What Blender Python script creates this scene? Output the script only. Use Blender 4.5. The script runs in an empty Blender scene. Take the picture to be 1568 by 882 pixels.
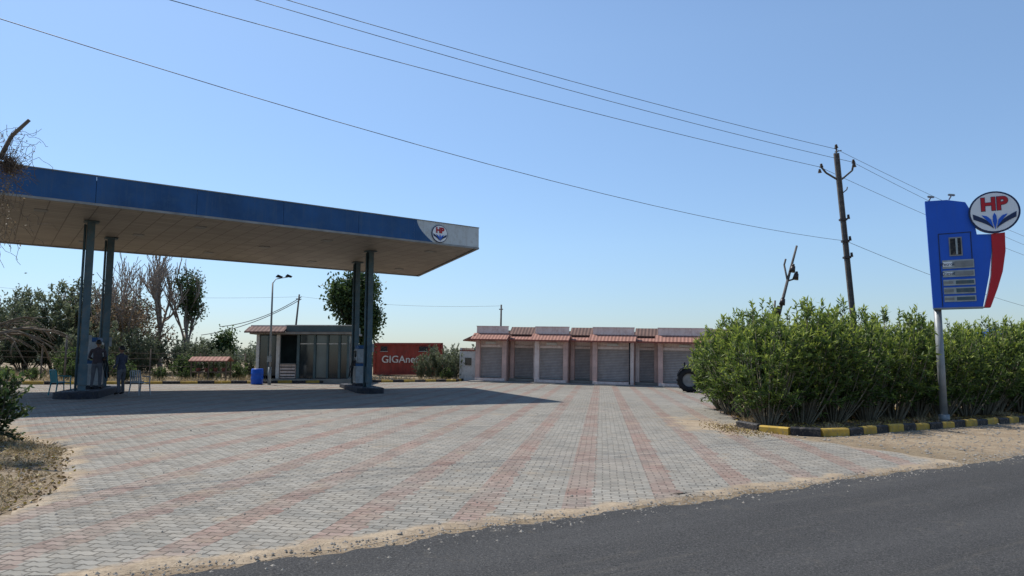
import bpy, bmesh, math, random
import numpy as np
from mathutils import Vector, Matrix
R=random.Random(7); NR=np.random.default_rng(11)
scene=bpy.context.scene
COL=scene.collection
def g(x,y):
    fx=max(-60.,min(60.,x)); fall=1. if y<70 else max(0.,1-(y-70)/80.)
    return -.02*fx*fall
# ------------------------------------------------------------ materials
class NT:
    def __init__(s,name):
        s.m=bpy.data.materials.new(name); s.m.use_nodes=True; s.t=s.m.node_tree; s.n=s.t.nodes; s.b=s.n['Principled BSDF']
    def add(s,t,**k):
        n=s.n.new(t)
        for a,b in k.items(): setattr(n,a,b)
        return n
    def l(s,a,b): s.t.links.new(a,b)
    def coord(s,kind='Object'): return s.add('ShaderNodeTexCoord').outputs[kind]
    def noise(s,scale,detail=4,vec=None,rough=.55):
        n=s.add('ShaderNodeTexNoise'); n.inputs['Scale'].default_value=scale; n.inputs['Detail'].default_value=detail; n.inputs['Roughness'].default_value=rough
        s.l(vec if vec is not None else s.coord(),n.inputs['Vector']); return n.outputs['Fac']
    def ramp(s,fac,stops):
        r=s.add('ShaderNodeValToRGB'); e=r.color_ramp.elements
        while len(e)<len(stops): e.new(.5)
        for i,(p,c) in enumerate(stops):
            e[i].position=p; e[i].color=(c,c,c,1) if isinstance(c,(int,float)) else (*c,1)
        s.l(fac,r.inputs[0]); return r.outputs[0]
    def mix(s,f,a,b,mode='MIX'):
        m=s.add('ShaderNodeMix',data_type='RGBA',blend_type=mode)
        for k,v in ((0,f),(6,a),(7,b)):
            if hasattr(v,'is_linked'): s.l(v,m.inputs[k])
            else: m.inputs[k].default_value=v if k==0 else (*v,1)
        return m.outputs[2]
    def math(s,op,a,b=0.,c=0.,clamp=False):
        m=s.add('ShaderNodeMath',operation=op,use_clamp=clamp)
        for k,v in enumerate((a,b,c)):
            if hasattr(v,'is_linked'): s.l(v,m.inputs[k])
            else: m.inputs[k].default_value=v
        return m.outputs[0]
    def bump(s,h,strength=.3,dist=.01):
        b=s.add('ShaderNodeBump'); b.inputs['Strength'].default_value=strength; b.inputs['Distance'].default_value=dist
        s.l(h,b.inputs['Height']); s.l(b.outputs[0],s.b.inputs['Normal'])
    def col(s,c): s.l(c,s.b.inputs['Base Color'])
    def rough(s,r): s.b.inputs['Roughness'].default_value=r
def mat(name,c,rough=.7,metal=0.,var=.25,scale=3.,dirt=None,bump=0.,spec=.3,streak=None):
    t=NT(name); n=t.noise(scale,6)
    lo=tuple(x*(1-var) for x in c); hi=tuple(min(1,x*(1+var)) for x in c)
    cc=t.ramp(n,[(.3,lo),(.7,hi)])
    if dirt:
        n2=t.noise(scale*2.7,8,rough=.7); cc=t.mix(t.ramp(n2,[(.50,0.),(.66,.8)]),cc,dirt)
    if streak:   # rain-washed vertical streaks
        mp=t.add('ShaderNodeMapping'); mp.inputs['Scale'].default_value=(7,7,.5); t.l(t.coord(),mp.inputs[0])
        cc=t.mix(t.ramp(t.noise(1.,6,mp.outputs[0],.7),[(.50,0.),(.72,.6)]),cc,streak)
    t.col(cc); t.rough(rough); t.b.inputs['Metallic'].default_value=metal
    t.b.inputs['Specular IOR Level'].default_value=spec
    if bump: t.bump(t.noise(scale*8,5),bump,.02)
    return t.m
SAND=((.31,.235,.155),(.47,.375,.26))
def sandcol(t,vec):
    a=t.ramp(t.noise(1.3,8,vec,.7),[(.35,SAND[0]),(.65,SAND[1])])
    a=t.mix(t.ramp(t.noise(7,8,vec,.75),[(.48,0.),(.66,.6)]),a,(.24,.18,.12))
    return t.mix(t.ramp(t.noise(38,6,vec,.8),[(.42,0.),(.70,.7)]),a,(.17,.125,.085))
def m_ground():
    t=NT('dry_soil'); v=t.coord(); c=sandcol(t,v)
    gr=t.ramp(t.noise(.09,5,v),[(.42,0.),(.6,.8)])
    c=t.mix(gr,c,(.18,.14,.085))
    c=t.mix(t.ramp(t.noise(3.5,7,v,.7),[(.45,0.),(.7,.5)]),c,(.22,.155,.10))
    t.col(c); t.rough(.95); t.b.inputs['Specular IOR Level'].default_value=.1
    t.bump(t.noise(14,8,v,.7),.9,.06); return t.m
def m_paving():
    t=NT('block_paving'); v=t.coord()
    mp=t.add('ShaderNodeMapping'); mp.inputs['Rotation'].default_value=(0,0,math.radians(7.3)); t.l(v,mp.inputs[0]); w=mp.outputs[0]
    sx=t.add('ShaderNodeSeparateXYZ'); t.l(w,sx.inputs[0])
    zz=t.math('PINGPONG',t.math('MULTIPLY',sx.outputs[0],1.),.05)
    lw=t.math('MULTIPLY',t.math('SUBTRACT',t.noise(1.1,3,w),.5),.06)
    cb=t.add('ShaderNodeCombineXYZ'); t.l(t.math('ADD',sx.outputs[0],lw),cb.inputs[0]); t.l(t.math('ADD',t.math('ADD',sx.outputs[1],lw),t.math('MULTIPLY',zz,.4)),cb.inputs[1])
    br=t.add('ShaderNodeTexBrick'); t.l(cb.outputs[0],br.inputs['Vector'])
    br.inputs['Scale'].default_value=1.; br.inputs['Brick Width'].default_value=.20; br.inputs['Row Height'].default_value=.105
    br.inputs['Mortar Size'].default_value=.009; br.inputs['Mortar Smooth'].default_value=.5; br.inputs['Bias'].default_value=0.
    br.inputs['Color1'].default_value=(.0,.0,.0,1); br.inputs['Color2'].default_value=(1,1,1,1); br.inputs['Mortar'].default_value=(.5,.5,.5,1)
    per=br.outputs['Color']; mort=br.outputs['Fac']
    u=t.math('ADD',sx.outputs[0],.27+1.03*50+.17)
    fr=t.math('FRACT',t.math('DIVIDE',u,1.03))
    wob=t.math('MULTIPLY',t.math('SUBTRACT',per,.5),.07)
    wob=t.math('ADD',wob,t.math('MULTIPLY',t.math('SUBTRACT',t.noise(5,3,w),.5),.16))
    st=t.math('LESS_THAN',t.math('ADD',fr,wob),.32)
    fade=t.ramp(t.noise(.55,5,w,.65),[(.33,.30),(.60,1.)])
    st=t.math('MULTIPLY',st,fade)
    big=t.noise(.22,4,w)
    grey=t.ramp(per,[(0.,(.200,.190,.165)),(1.,(.310,.292,.252))])
    red=t.ramp(per,[(0.,(.205,.130,.104)),(1.,(.305,.203,.168))])
    c=t.mix(st,grey,red)
    pink=t.ramp(t.noise(.13,2,v),[(.56,0.),(.70,.25)]); c=t.mix(pink,c,(.32,.235,.19))
    c=t.mix(1.,c,t.ramp(big,[(.3,.80),(.7,1.12)]),'MULTIPLY')
    c=t.mix(t.ramp(t.noise(2.3,7,w,.7),[(.38,.0),(.72,.55)]),c,(.37,.325,.26))
    c=t.mix(t.math('MULTIPLY',mort,.65),c,(.10,.085,.068))
    dk=t.ramp(t.noise(5.,5,w,.75),[(.54,0.),(.68,.6)]); c=t.mix(dk,c,(.13,.115,.095))
    dk2=t.ramp(t.noise(.7,7,w,.7),[(.56,0.),(.70,.5)]); c=t.mix(dk2,c,(.15,.138,.118))
    at=t.add('ShaderNodeAttribute',attribute_name='sand').outputs['Fac']
    n=t.noise(1.6,8,v,.7)
    f=t.math('MULTIPLY',t.math('SUBTRACT',t.math('ADD',at,t.math('MULTIPLY',t.math('SUBTRACT',n,.5),1.7)),.5),3.5,clamp=True)
    f2=t.ramp(t.noise(.8,8,v,.72),[(.57,0.),(.71,.6)])
    f3=t.ramp(t.noise(3.1,8,v,.75),[(.56,0.),(.71,.55)])
    f=t.math('MAXIMUM',t.math('MAXIMUM',f,f2),f3)
    c=t.mix(f,c,sandcol(t,v))
    t.col(c); t.rough(.88); t.b.inputs['Specular IOR Level'].default_value=.15
    h=t.math('SUBTRACT',t.math('MULTIPLY',t.noise(30,5,v),.4),t.math('MULTIPLY',mort,t.math('SUBTRACT',1.,f)))
    h=t.math('ADD',h,t.math('MULTIPLY',per,.5))
    t.bump(h,.9,.016); return t.m
def m_asphalt():
    t=NT('asphalt'); v=t.coord()
    mp=t.add('ShaderNodeMapping'); mp.inputs['Rotation'].default_value=(0,0,math.radians(-33.2)); t.l(v,mp.inputs[0])
    mp2=t.add('ShaderNodeMapping'); mp2.inputs['Scale'].default_value=(.12,1.6,1); t.l(mp.outputs[0],mp2.inputs[0])
    c=t.ramp(t.noise(1.,6,mp2.outputs[0]),[(.3,(.044,.043,.042)),(.7,(.072,.070,.068))])
    c=t.mix(t.ramp(t.noise(65,3,v,.8),[(.52,0.),(.66,.65)]),c,(.20,.19,.175))
    c=t.mix(t.ramp(t.noise(42,3,v,.8),[(.36,.7),(.47,0.)]),c,(.014,.014,.014))
    c=t.mix(t.ramp(t.noise(1.2,8,mp2.outputs[0],.75),[(.55,0.),(.75,.45)]),c,(.17,.15,.12))
    c=t.mix(t.ramp(t.noise(2.4,8,v,.8),[(.58,0.),(.70,.35)]),c,(.20,.17,.13))
    t.col(c); t.rough(.88); t.b.inputs['Specular IOR Level'].default_value=.15
    t.bump(t.noise(80,4,v,.8),.8,.016); return t.m
def m_leaf(name,lo,mid,hi,tr=.35):
    t=NT(name); a=t.add('ShaderNodeAttribute',attribute_name='tone').outputs['Fac']
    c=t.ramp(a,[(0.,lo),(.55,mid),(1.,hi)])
    t.col(c); t.rough(.55); t.b.inputs['Specular IOR Level'].default_value=.35
    tl=t.add('ShaderNodeBsdfTranslucent'); t.l(c,tl.inputs[0])
    mx=t.add('ShaderNodeMixShader'); mx.inputs[0].default_value=tr
    t.l(t.b.outputs[0],mx.inputs[1]); t.l(tl.outputs[0],mx.inputs[2])
    t.l(mx.outputs[0],t.n['Material Output'].inputs[0]); return t.m
def m_ceiling():
    t=NT('canopy_ceiling_panel'); v=t.coord()
    mp=t.add('ShaderNodeMapping'); mp.inputs['Rotation'].default_value=(0,0,math.radians(-37.1)); t.l(v,mp.inputs[0])
    br=t.add('ShaderNodeTexBrick',offset=0.); t.l(mp.outputs[0],br.inputs['Vector'])
    br.inputs['Scale'].default_value=1.; br.inputs['Brick Width'].default_value=.62; br.inputs['Row Height'].default_value=.30
    br.inputs['Mortar Size'].default_value=.018; br.inputs['Mortar Smooth'].default_value=.2
    br.inputs['Color1'].default_value=(.24,.21,.17,1); br.inputs['Color2'].default_value=(.33,.29,.24,1); br.inputs['Mortar'].default_value=(.10,.085,.07,1)
    c=t.mix(t.ramp(t.noise(.8,6,v),[(.5,0.),(.72,.5)]),br.outputs[0],(.19,.155,.12))
    t.col(c); t.rough(.5); t.bump(br.outputs['Fac'],.5,-.01); return t.m
def m_stripe(name,c1,c2,axis,period,depth=.02,rough=.6,duty=.5,var=.2):
    t=NT(name); v=t.coord(); sx=t.add('ShaderNodeSeparateXYZ'); t.l(v,sx.inputs[0])
    p=t.math('PINGPONG',sx.outputs[axis],period/2); p=t.math('DIVIDE',p,period/2)
    c=t.mix(t.ramp(p,[(duty-.15,0.),(duty+.15,1.)]),c1,c2)
    c=t.mix(t.ramp(t.noise(2.2,8,v,.7),[(.4,0.),(.72,.6)]),c,tuple(x*(1-var*2) for x in c1))
    t.col(c); t.rough(rough); t.bump(p,.8,depth); return t.m
M=dict(
 ground=m_ground(),paving=m_paving(),asphalt=m_asphalt(),ceiling=m_ceiling(),
 blue=mat('faded_blue_fascia',(.017,.078,.205),.55,var=.25,scale=.9,dirt=(.032,.092,.20),streak=(.055,.105,.185)),
 fascia_white=mat('fascia_white',(.54,.57,.57),.45,var=.08,scale=1.2,dirt=(.40,.40,.37),streak=(.36,.35,.31)),
 trim=mat('fascia_trim',(.25,.25,.24),.5),
 steel=mat('painted_column_steel',(.07,.115,.135),.5,var=.25,scale=2.,dirt=(.13,.13,.12)),
 roofm=mat('roof_sheet',(.35,.35,.34),.5),
 concrete=mat('concrete',(.27,.25,.22),.9,var=.2,scale=2,bump=.3),
 dark=mat('dark_island_paint',(.022,.025,.035),.7,var=.4,scale=4,dirt=(.07,.06,.05)),
 black=mat('black_paint',(.02,.02,.022),.7,var=.4,scale=5,dirt=(.17,.14,.11)),
 yellow=mat('yellow_paint',(.46,.30,.055),.85,var=.3,scale=4,dirt=(.22,.18,.12)),
 rubber=mat('rubber',(.018,.018,.02),.8,var=.3,scale=8),
 white=mat('white_paint',(.64,.61,.57),.6,var=.08,scale=2,dirt=(.42,.38,.33)),
 pink=mat('pink_plaster',(.66,.44,.37),.85,var=.14,scale=1.6,dirt=(.46,.30,.25),bump=.2,streak=(.40,.26,.21)),
 pinkw=mat('pale_plaster',(.80,.65,.58),.85,var=.10,scale=1.6,dirt=(.62,.43,.36),bump=.2,streak=(.50,.34,.28)),
 maroon=mat('maroon_paint',(.28,.085,.06),.8,var=.25,scale=3,dirt=(.16,.08,.065)),
 tile=m_stripe('clay_tile_awning',(.28,.125,.085),(.40,.19,.14),0,.22,.04,.85),
 tiled=m_stripe('weathered_tile_panel',(.13,.075,.06),(.21,.12,.09),0,.22,.04,.9),
 shutter=m_stripe('roller_shutter',(.28,.24,.22),(.43,.375,.345),2,.10,.02,.5),
 glass=mat('dark_glass',(.02,.028,.032),.08,var=.3,scale=.7,spec=.8),
 pane=mat('hazy_glass',(.12,.15,.15),.15,var=.3,scale=1.,spec=.7),
 green=mat('kiosk_green_trim',(.10,.14,.145),.6,var=.2,scale=2),
 red=mat('red_container',(.28,.05,.035),.75,var=.25,scale=1.5,dirt=(.19,.06,.045),streak=(.17,.06,.045)),
 signblue=mat('sign_blue',(.014,.105,.55),.4,var=.10,scale=1.,streak=(.03,.11,.45)),
 signred=mat('sign_red',(.50,.012,.02),.35,var=.08,scale=1.),
 signwhite=mat('sign_white',(.80,.80,.80),.35,var=.03,scale=1.),
 navy=mat('sign_navy',(.015,.03,.09),.4,var=.1),
 pricegrey=mat('price_panel',(.36,.39,.38),.4,var=.2,scale=6),
 pole=mat('weathered_pole',(.115,.10,.09),.85,var=.25,scale=4,dirt=(.20,.17,.14),bump=.4),
 galv=mat('galvanised_steel',(.26,.275,.28),.5,metal=.3,var=.15,scale=4),
 wire=mat('cable',(.10,.11,.12),.6),
 ceramic=mat('brown_insulator',(.05,.035,.03),.4),
 barrel=mat('blue_plastic',(.01,.09,.50),.4,var=.1),
 teal=mat('teal_plastic',(.02,.20,.22),.4,var=.1),
 bark=mat('bark',(.14,.105,.08),.95,var=.3,scale=5,bump=.6),
 twig=mat('dry_twig',(.15,.115,.08),.95,var=.25,scale=5),
 greybark=mat('pale_bark',(.25,.205,.165),.95,var=.2,scale=5),
 stem=mat('oleander_stem',(.17,.145,.10),.9,var=.3,scale=5),
 skin=mat('skin',(.24,.125,.075),.6,var=.08), hair=mat('hair',(.012,.01,.009),.5),
 shirt=mat('dark_shirt',(.045,.05,.075),.85,var=.3,scale=9), shirt2=mat('charcoal_jacket',(.06,.045,.05),.85,var=.3,scale=9),
 trouser=mat('grey_trousers',(.10,.10,.11),.85,var=.2,scale=9), shoe=mat('shoe',(.03,.025,.02),.6),
 cream=mat('dispenser_body',(.36,.38,.39),.4,var=.1,scale=2,dirt=(.24,.23,.21)),
 tractorred=mat('tractor_paint',(.05,.055,.065),.6,var=.25,dirt=(.12,.10,.08)),
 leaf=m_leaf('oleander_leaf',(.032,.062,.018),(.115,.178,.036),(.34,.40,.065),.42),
 leafg=m_leaf('greygreen_leaf',(.065,.085,.045),(.13,.16,.085),(.24,.26,.15)),
 leafd=m_leaf('dark_leaf',(.020,.040,.015),(.06,.100,.03),(.14,.20,.05)),
 leafb=m_leaf('rusty_leaf',(.10,.07,.045),(.19,.13,.075),(.28,.22,.13)),
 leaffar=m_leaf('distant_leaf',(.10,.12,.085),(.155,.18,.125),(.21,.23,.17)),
 straw=m_leaf('dry_grass',(.20,.15,.08),(.38,.29,.16),(.55,.44,.26),.2),
 litter=m_leaf('leaf_litter',(.11,.07,.03),(.27,.17,.065),(.48,.36,.08),.1),
 stone=mat('gravel_stone',(.30,.265,.22),.9,var=.3,scale=9),
)
# ------------------------------------------------------------ mesh helpers
def link(o,parent=None):
    COL.objects.link(o)
    if parent: o.parent=parent
    return o
def empty(name,loc=(0,0,0),rot=(0,0,0)):
    e=bpy.data.objects.new(name,None); e.location=loc; e.rotation_euler=rot; e.empty_display_size=.2; COL.objects.link(e); return e
def mesh_obj(name,verts,faces,mats,parent=None,idx=None,smooth=False,loc=(0,0,0),rot=(0,0,0)):
    me=bpy.data.meshes.new(name); me.from_pydata([tuple(v) for v in verts],[],[tuple(f) for f in faces])
    for m in (mats if isinstance(mats,(list,tuple)) else [mats]): me.materials.append(m)
    if idx is not None: me.polygons.foreach_set('material_index',idx)
    if smooth: me.polygons.foreach_set('use_smooth',[True]*len(me.polygons))
    me.update()
    o=bpy.data.objects.new(name,me); o.location=loc; o.rotation_euler=rot; return link(o,parent)
def box(name,c,s,m,parent=None,rot=(0,0,0),bev=0.):
    bm=bmesh.new(); bmesh.ops.create_cube(bm,size=1.)
    bmesh.ops.scale(bm,vec=s,verts=bm.verts)
    if bev: bmesh.ops.bevel(bm,geom=bm.edges[:],offset=bev,segments=2,affect='EDGES')
    me=bpy.data.meshes.new(name); bm.to_mesh(me); bm.free(); me.materials.append(m)
    o=bpy.data.objects.new(name,me); o.location=c; o.rotation_euler=rot; return link(o,parent)
def cyl(name,p0,p1,r0,r1,m,parent=None,n=14,smooth=True):
    p0,p1=Vector(p0),Vector(p1); bm=bmesh.new()
    bmesh.ops.create_cone(bm,cap_ends=True,segments=n,radius1=r0,radius2=r1,depth=(p1-p0).length)
    me=bpy.data.meshes.new(name); bm.to_mesh(me); bm.free(); me.materials.append(m)
    for p in me.polygons: p.use_smooth=smooth and len(p.vertices)==4
    o=bpy.data.objects.new(name,me); o.location=(p0+p1)/2
    o.rotation_euler=(p1-p0).to_track_quat('Z','Y').to_euler(); return link(o,parent)
def prism(name,pts,y0,y1,m,parent=None,axis='Y'):
    n=len(pts)
    if axis=='Y': vs=[(a,y0,b) for a,b in pts]+[(a,y1,b) for a,b in pts]
    else: vs=[(y0,a,b) for a,b in pts]+[(y1,a,b) for a,b in pts]
    fs=[tuple(range(n)),tuple(range(2*n-1,n-1,-1))]+[(i,(i+1)%n,n+(i+1)%n,n+i) for i in range(n)]
    o=mesh_obj(name,vs,fs,m,parent)
    bm=bmesh.new(); bm.from_mesh(o.data); bmesh.ops.recalc_face_normals(bm,faces=bm.faces); bm.to_mesh(o.data); bm.free(); return o
def tubes(name,segs,m,parent=None,sides=6):
    vs=[];fs=[]
    for p0,p1,r0,r1 in segs:
        p0,p1=Vector(p0),Vector(p1); d=p1-p0
        if d.length<1e-5: continue
        q=d.to_track_quat('Z','Y'); b=len(vs)
        for p,r in((p0,r0),(p1,r1)):
            for k in range(sides):
                a=2*math.pi*k/sides; vs.append(p+q@Vector((math.cos(a)*r,math.sin(a)*r,0)))
        for k in range(sides): fs.append((b+k,b+(k+1)%sides,b+sides+(k+1)%sides,b+sides+k))
        fs.append(tuple(b+sides+k for k in range(sides)))
    return mesh_obj(name,vs,fs,m,parent,smooth=True)
def path_segs(pts,r0,r1=None):
    r1=r0 if r1 is None else r1; n=len(pts)-1
    return [(pts[i],pts[i+1],r0+(r1-r0)*i/n,r0+(r1-r0)*(i+1)/n) for i in range(n)]
def text(name,s,size,loc,rot,m,parent,ext=.01,bold=0.):
    cu=bpy.data.curves.new(name,'FONT'); cu.body=s; cu.size=size; cu.extrude=ext; cu.align_x='CENTER'; cu.align_y='CENTER'; cu.offset=bold
    cu.materials.append(m); o=bpy.data.objects.new(name,cu); o.location=loc; o.rotation_euler=rot; return link(o,parent)
def leafmesh(name,C,D,L,W,tone,m,jit=1.):
    n=len(C); D=D/np.linalg.norm(D,axis=1,keepdims=True)
    r=NR.normal(size=(n,3)); S=np.cross(D,r); S/=np.linalg.norm(S,axis=1,keepdims=True)+1e-9
    L=np.broadcast_to(np.asarray(L,float),(n,))[:,None]; W=np.broadcast_to(np.asarray(W,float),(n,))[:,None]
    V=np.stack([C,C+D*L*.45+S*W/2,C+D*L,C+D*L*.45-S*W/2],1).reshape(-1,3)
    me=bpy.data.meshes.new(name); me.vertices.add(4*n); me.vertices.foreach_set('co',V.ravel())
    me.loops.add(4*n); me.loops.foreach_set('vertex_index',np.arange(4*n)); me.polygons.add(n)
    me.polygons.foreach_set('loop_start',np.arange(0,4*n,4)); me.polygons.foreach_set('loop_total',np.full(n,4))
    me.update(calc_edges=True); a=me.attributes.new('tone','FLOAT','POINT'); a.data.foreach_set('value',np.repeat(np.clip(tone,0,1),4).astype(np.float32))
    me.materials.append(m); return me
def obj(name,me,parent=None,loc=(0,0,0),rot=(0,0,0),sc=(1,1,1)):
    o=bpy.data.objects.new(name,me); o.location=loc; o.rotation_euler=rot; o.scale=sc; return link(o,parent)
def seg_dist(px,py,a,b):
    ax,ay=a;bx,by=b;dx,dy=bx-ax,by-ay; t=max(0,min(1,((px-ax)*dx+(py-ay)*dy)/(dx*dx+dy*dy))); return math.hypot(px-ax-t*dx,py-ay-t*dy)
def inside(px,py,poly):
    c=False;n=len(poly)
    for i in range(n):
        x1,y1=poly[i];x2,y2=poly[(i+1)%n]
        if (y1>py)!=(y2>py) and px<(x2-x1)*(py-y1)/(y2-y1)+x1: c=not c
    return c
def pdist(px,py,poly,closed=True):
    n=len(poly); d=min(seg_dist(px,py,poly[i],poly[(i+1)%n]) for i in range(n if closed else n-1))
    return -d if closed and inside(px,py,poly) else d
# ------------------------------------------------------------ ground, road, forecourt
xs=[-4000,-1500,-500,-150,-60,-30,0,30,60,150,500,1500,4000]; ys=[-400,-100,-30,0,30,70,110,150,300,700,1500,5000]
vs=[(x,y,g(x,y)) for y in ys for x in xs]; nx=len(xs)
mesh_obj('ground',vs,[(j*nx+i,j*nx+i+1,(j+1)*nx+i+1,(j+1)*nx+i) for j in range(len(ys)-1) for i in range(nx-1)],M['ground'])
RO=Vector((-.15,6.65)); RU=Vector((.837,.547)).normalized(); RN=Vector((-RU.y,RU.x))
def wob(u,k=1): return .045*math.sin(u*1.1+1*k)+.035*math.sin(u*3.3+2.3*k)+.025*math.sin(u*9.1+k)+.02*math.sin(u*23.+2*k)
def road():
    us=np.arange(-58,60,.08); vsx=[.03,-.03,-.4,-4,-16]; V=[];F=[]
    for u in us:
        for j,v in enumerate(vsx):
            vv=v+(wob(u)*1.2 if j<2 else 0)-.02; p=RO+RU*float(u)+RN*vv; V.append((p.x,p.y,g(p.x,p.y)+(-.01 if j==0 else .022)))
    k=len(vsx)
    for i in range(len(us)-1):
        for j in range(k-1): F.append((i*k+j,i*k+j+1,(i+1)*k+j+1,(i+1)*k+j))
    mesh_obj('asphalt_road',V,F,M['asphalt'])
road()
RB=[(7.6,11.2),(6.9,12.6),(5.7,15.3),(5.5,17.3),(8.5,27),(9.5,34),(30,40),(60,40),(60,5),(9,10.5)]
LP=[(-5.4,3.6),(-4.75,6.2),(-4.6,7.2),(-5.2,8.7),(-6.7,11.2),(-8.9,13.1),(-11.7,15.8),(-25,20),(-50,15),(-50,-30),(-9,-1)]
BK=[(-60,8),(-40,18),(-21.8,29.6),(-12.9,36.0),(-3.5,44.2),(-2.6,47.2),(15,42.5),(15,34)]
def above_back(x,y):
    for (x1,y1),(x2,y2) in zip(BK[:6],BK[1:7]):
        if x1<=x<x2: return y> y1+(y2-y1)*(x-x1)/(x2-x1)+.05
    return False
def paving():
    us=np.arange(-45,45,.2); vv=[.14,.26,.36,.5,.7,.95,1.25,1.6,2.1,2.6]+list(np.arange(3.1,46,.6)); nv=len(vv)
    V=[];S=[];I={};F=[];us=list(us);mins=[]
    for i,u in enumerate(us):
        jg=wob(u*1.7,2)*1.5+R.choice([0,0,.03,-.05])
        for j,v in enumerate(vv):
            v2=v+(jg if j<2 else 0)
            p=RO+RU*float(u)+RN*v2; x,y=p.x,p.y
            dR=pdist(x,y,RB); dL=pdist(x,y,LP); I[i,j]=(len(V),min(dR,dL),x,y); mins.append(min(dR,dL))
            s=max(0,1-max(v2-.2,0)/.5)*.9
            s=max(s,max(0.,min(1.,.55-dR/1.5)),max(0.,min(1.,.6-dL/1.3)))
            s=max(s,1.0-math.hypot((x-4.9),(y-17.6)*.4)/2.3, .52-math.hypot(x-.8,(y-8.2))/.9, .5-math.hypot(x+3,y-6.2)/1.6)
            s=max(s,.40-v2/7.)
            V.append((x,y,g(x,y)+(.002 if j==0 else .026))); S.append(max(0,s))
    for i in range(len(us)-1):
        for j in range(nv-1):
            q=[(i,j),(i+1,j),(i+1,j+1),(i,j+1)]; x=sum(I[k][2] for k in q)/4; y=sum(I[k][3] for k in q)/4
            if min(I[k][1] for k in q)<-.5 or above_back(x,y) or x>16 or x<-50: continue
            F.append([I[k][0] for k in q])
    V=[(x,y,z-(.03 if d<-.25 else 0)) for (x,y,z),d in zip(V,mins)]
    o=mesh_obj('block_paved_forecourt',V,F,M['paving']); a=o.data.attributes.new('sand','FLOAT','POINT'); a.data.foreach_set('value',S)
paving()
def kerb(name,pts,h=.15,w=.16,step=.62,start=0):
    vs=[];fs=[];ix=[];k=start
    P=[Vector(p) for p in pts]
    for a,b in zip(P,P[1:]):
        L=(b-a).length; n=max(1,round(L/step)); d=(b-a).normalized(); nn=Vector((-d.y,d.x))
        for i in range(n):
            s=a+d*(L*i/n+.008); t=a+d*(L*(i+1)/n-.008); base=len(vs); zt=h+R.uniform(-.02,.015); ww=w/2; off=nn*R.uniform(-.018,.018)
            prof=[(-ww,-.05),(-ww,zt-.03),(-ww+.03,zt),(ww-.03,zt),(ww,zt-.03),(ww,-.05)]
            for q in(s,t):
                dz=R.uniform(-.008,.008)
                for o2,z in prof: r=q+nn*o2+off; vs.append((r.x,r.y,g(r.x,r.y)+.02+z+dz))
            m=len(prof)
            for j in range(m): fs.append((base+j,base+(j+1)%m,base+m+(j+1)%m,base+m+j)); ix.append(k%2)
            fs.append(tuple(base+j for j in range(m)))
            fs.append(tuple(base+m+j for j in reversed(range(m)))); ix+= [k%2]*2
            k+=1
    return mesh_obj(name,vs,fs,[M['black'],M['yellow']],idx=ix)
kerb('painted_kerb',[(5.60,17.3),(5.8,16.4),(6.25,15.8),(6.85,15.6),(7.6,15.95),(9.05,17.0),(12.2,19.0),(15.5,21.2),(22,25.3),(34,32.5)])
kerb('painted_kerb',[(-45,15.2),(-30,24.3),(-21.8,29.7),(-12.9,36.1),(-3.6,44.4),(-3.3,46.6)],step=.8)
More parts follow.
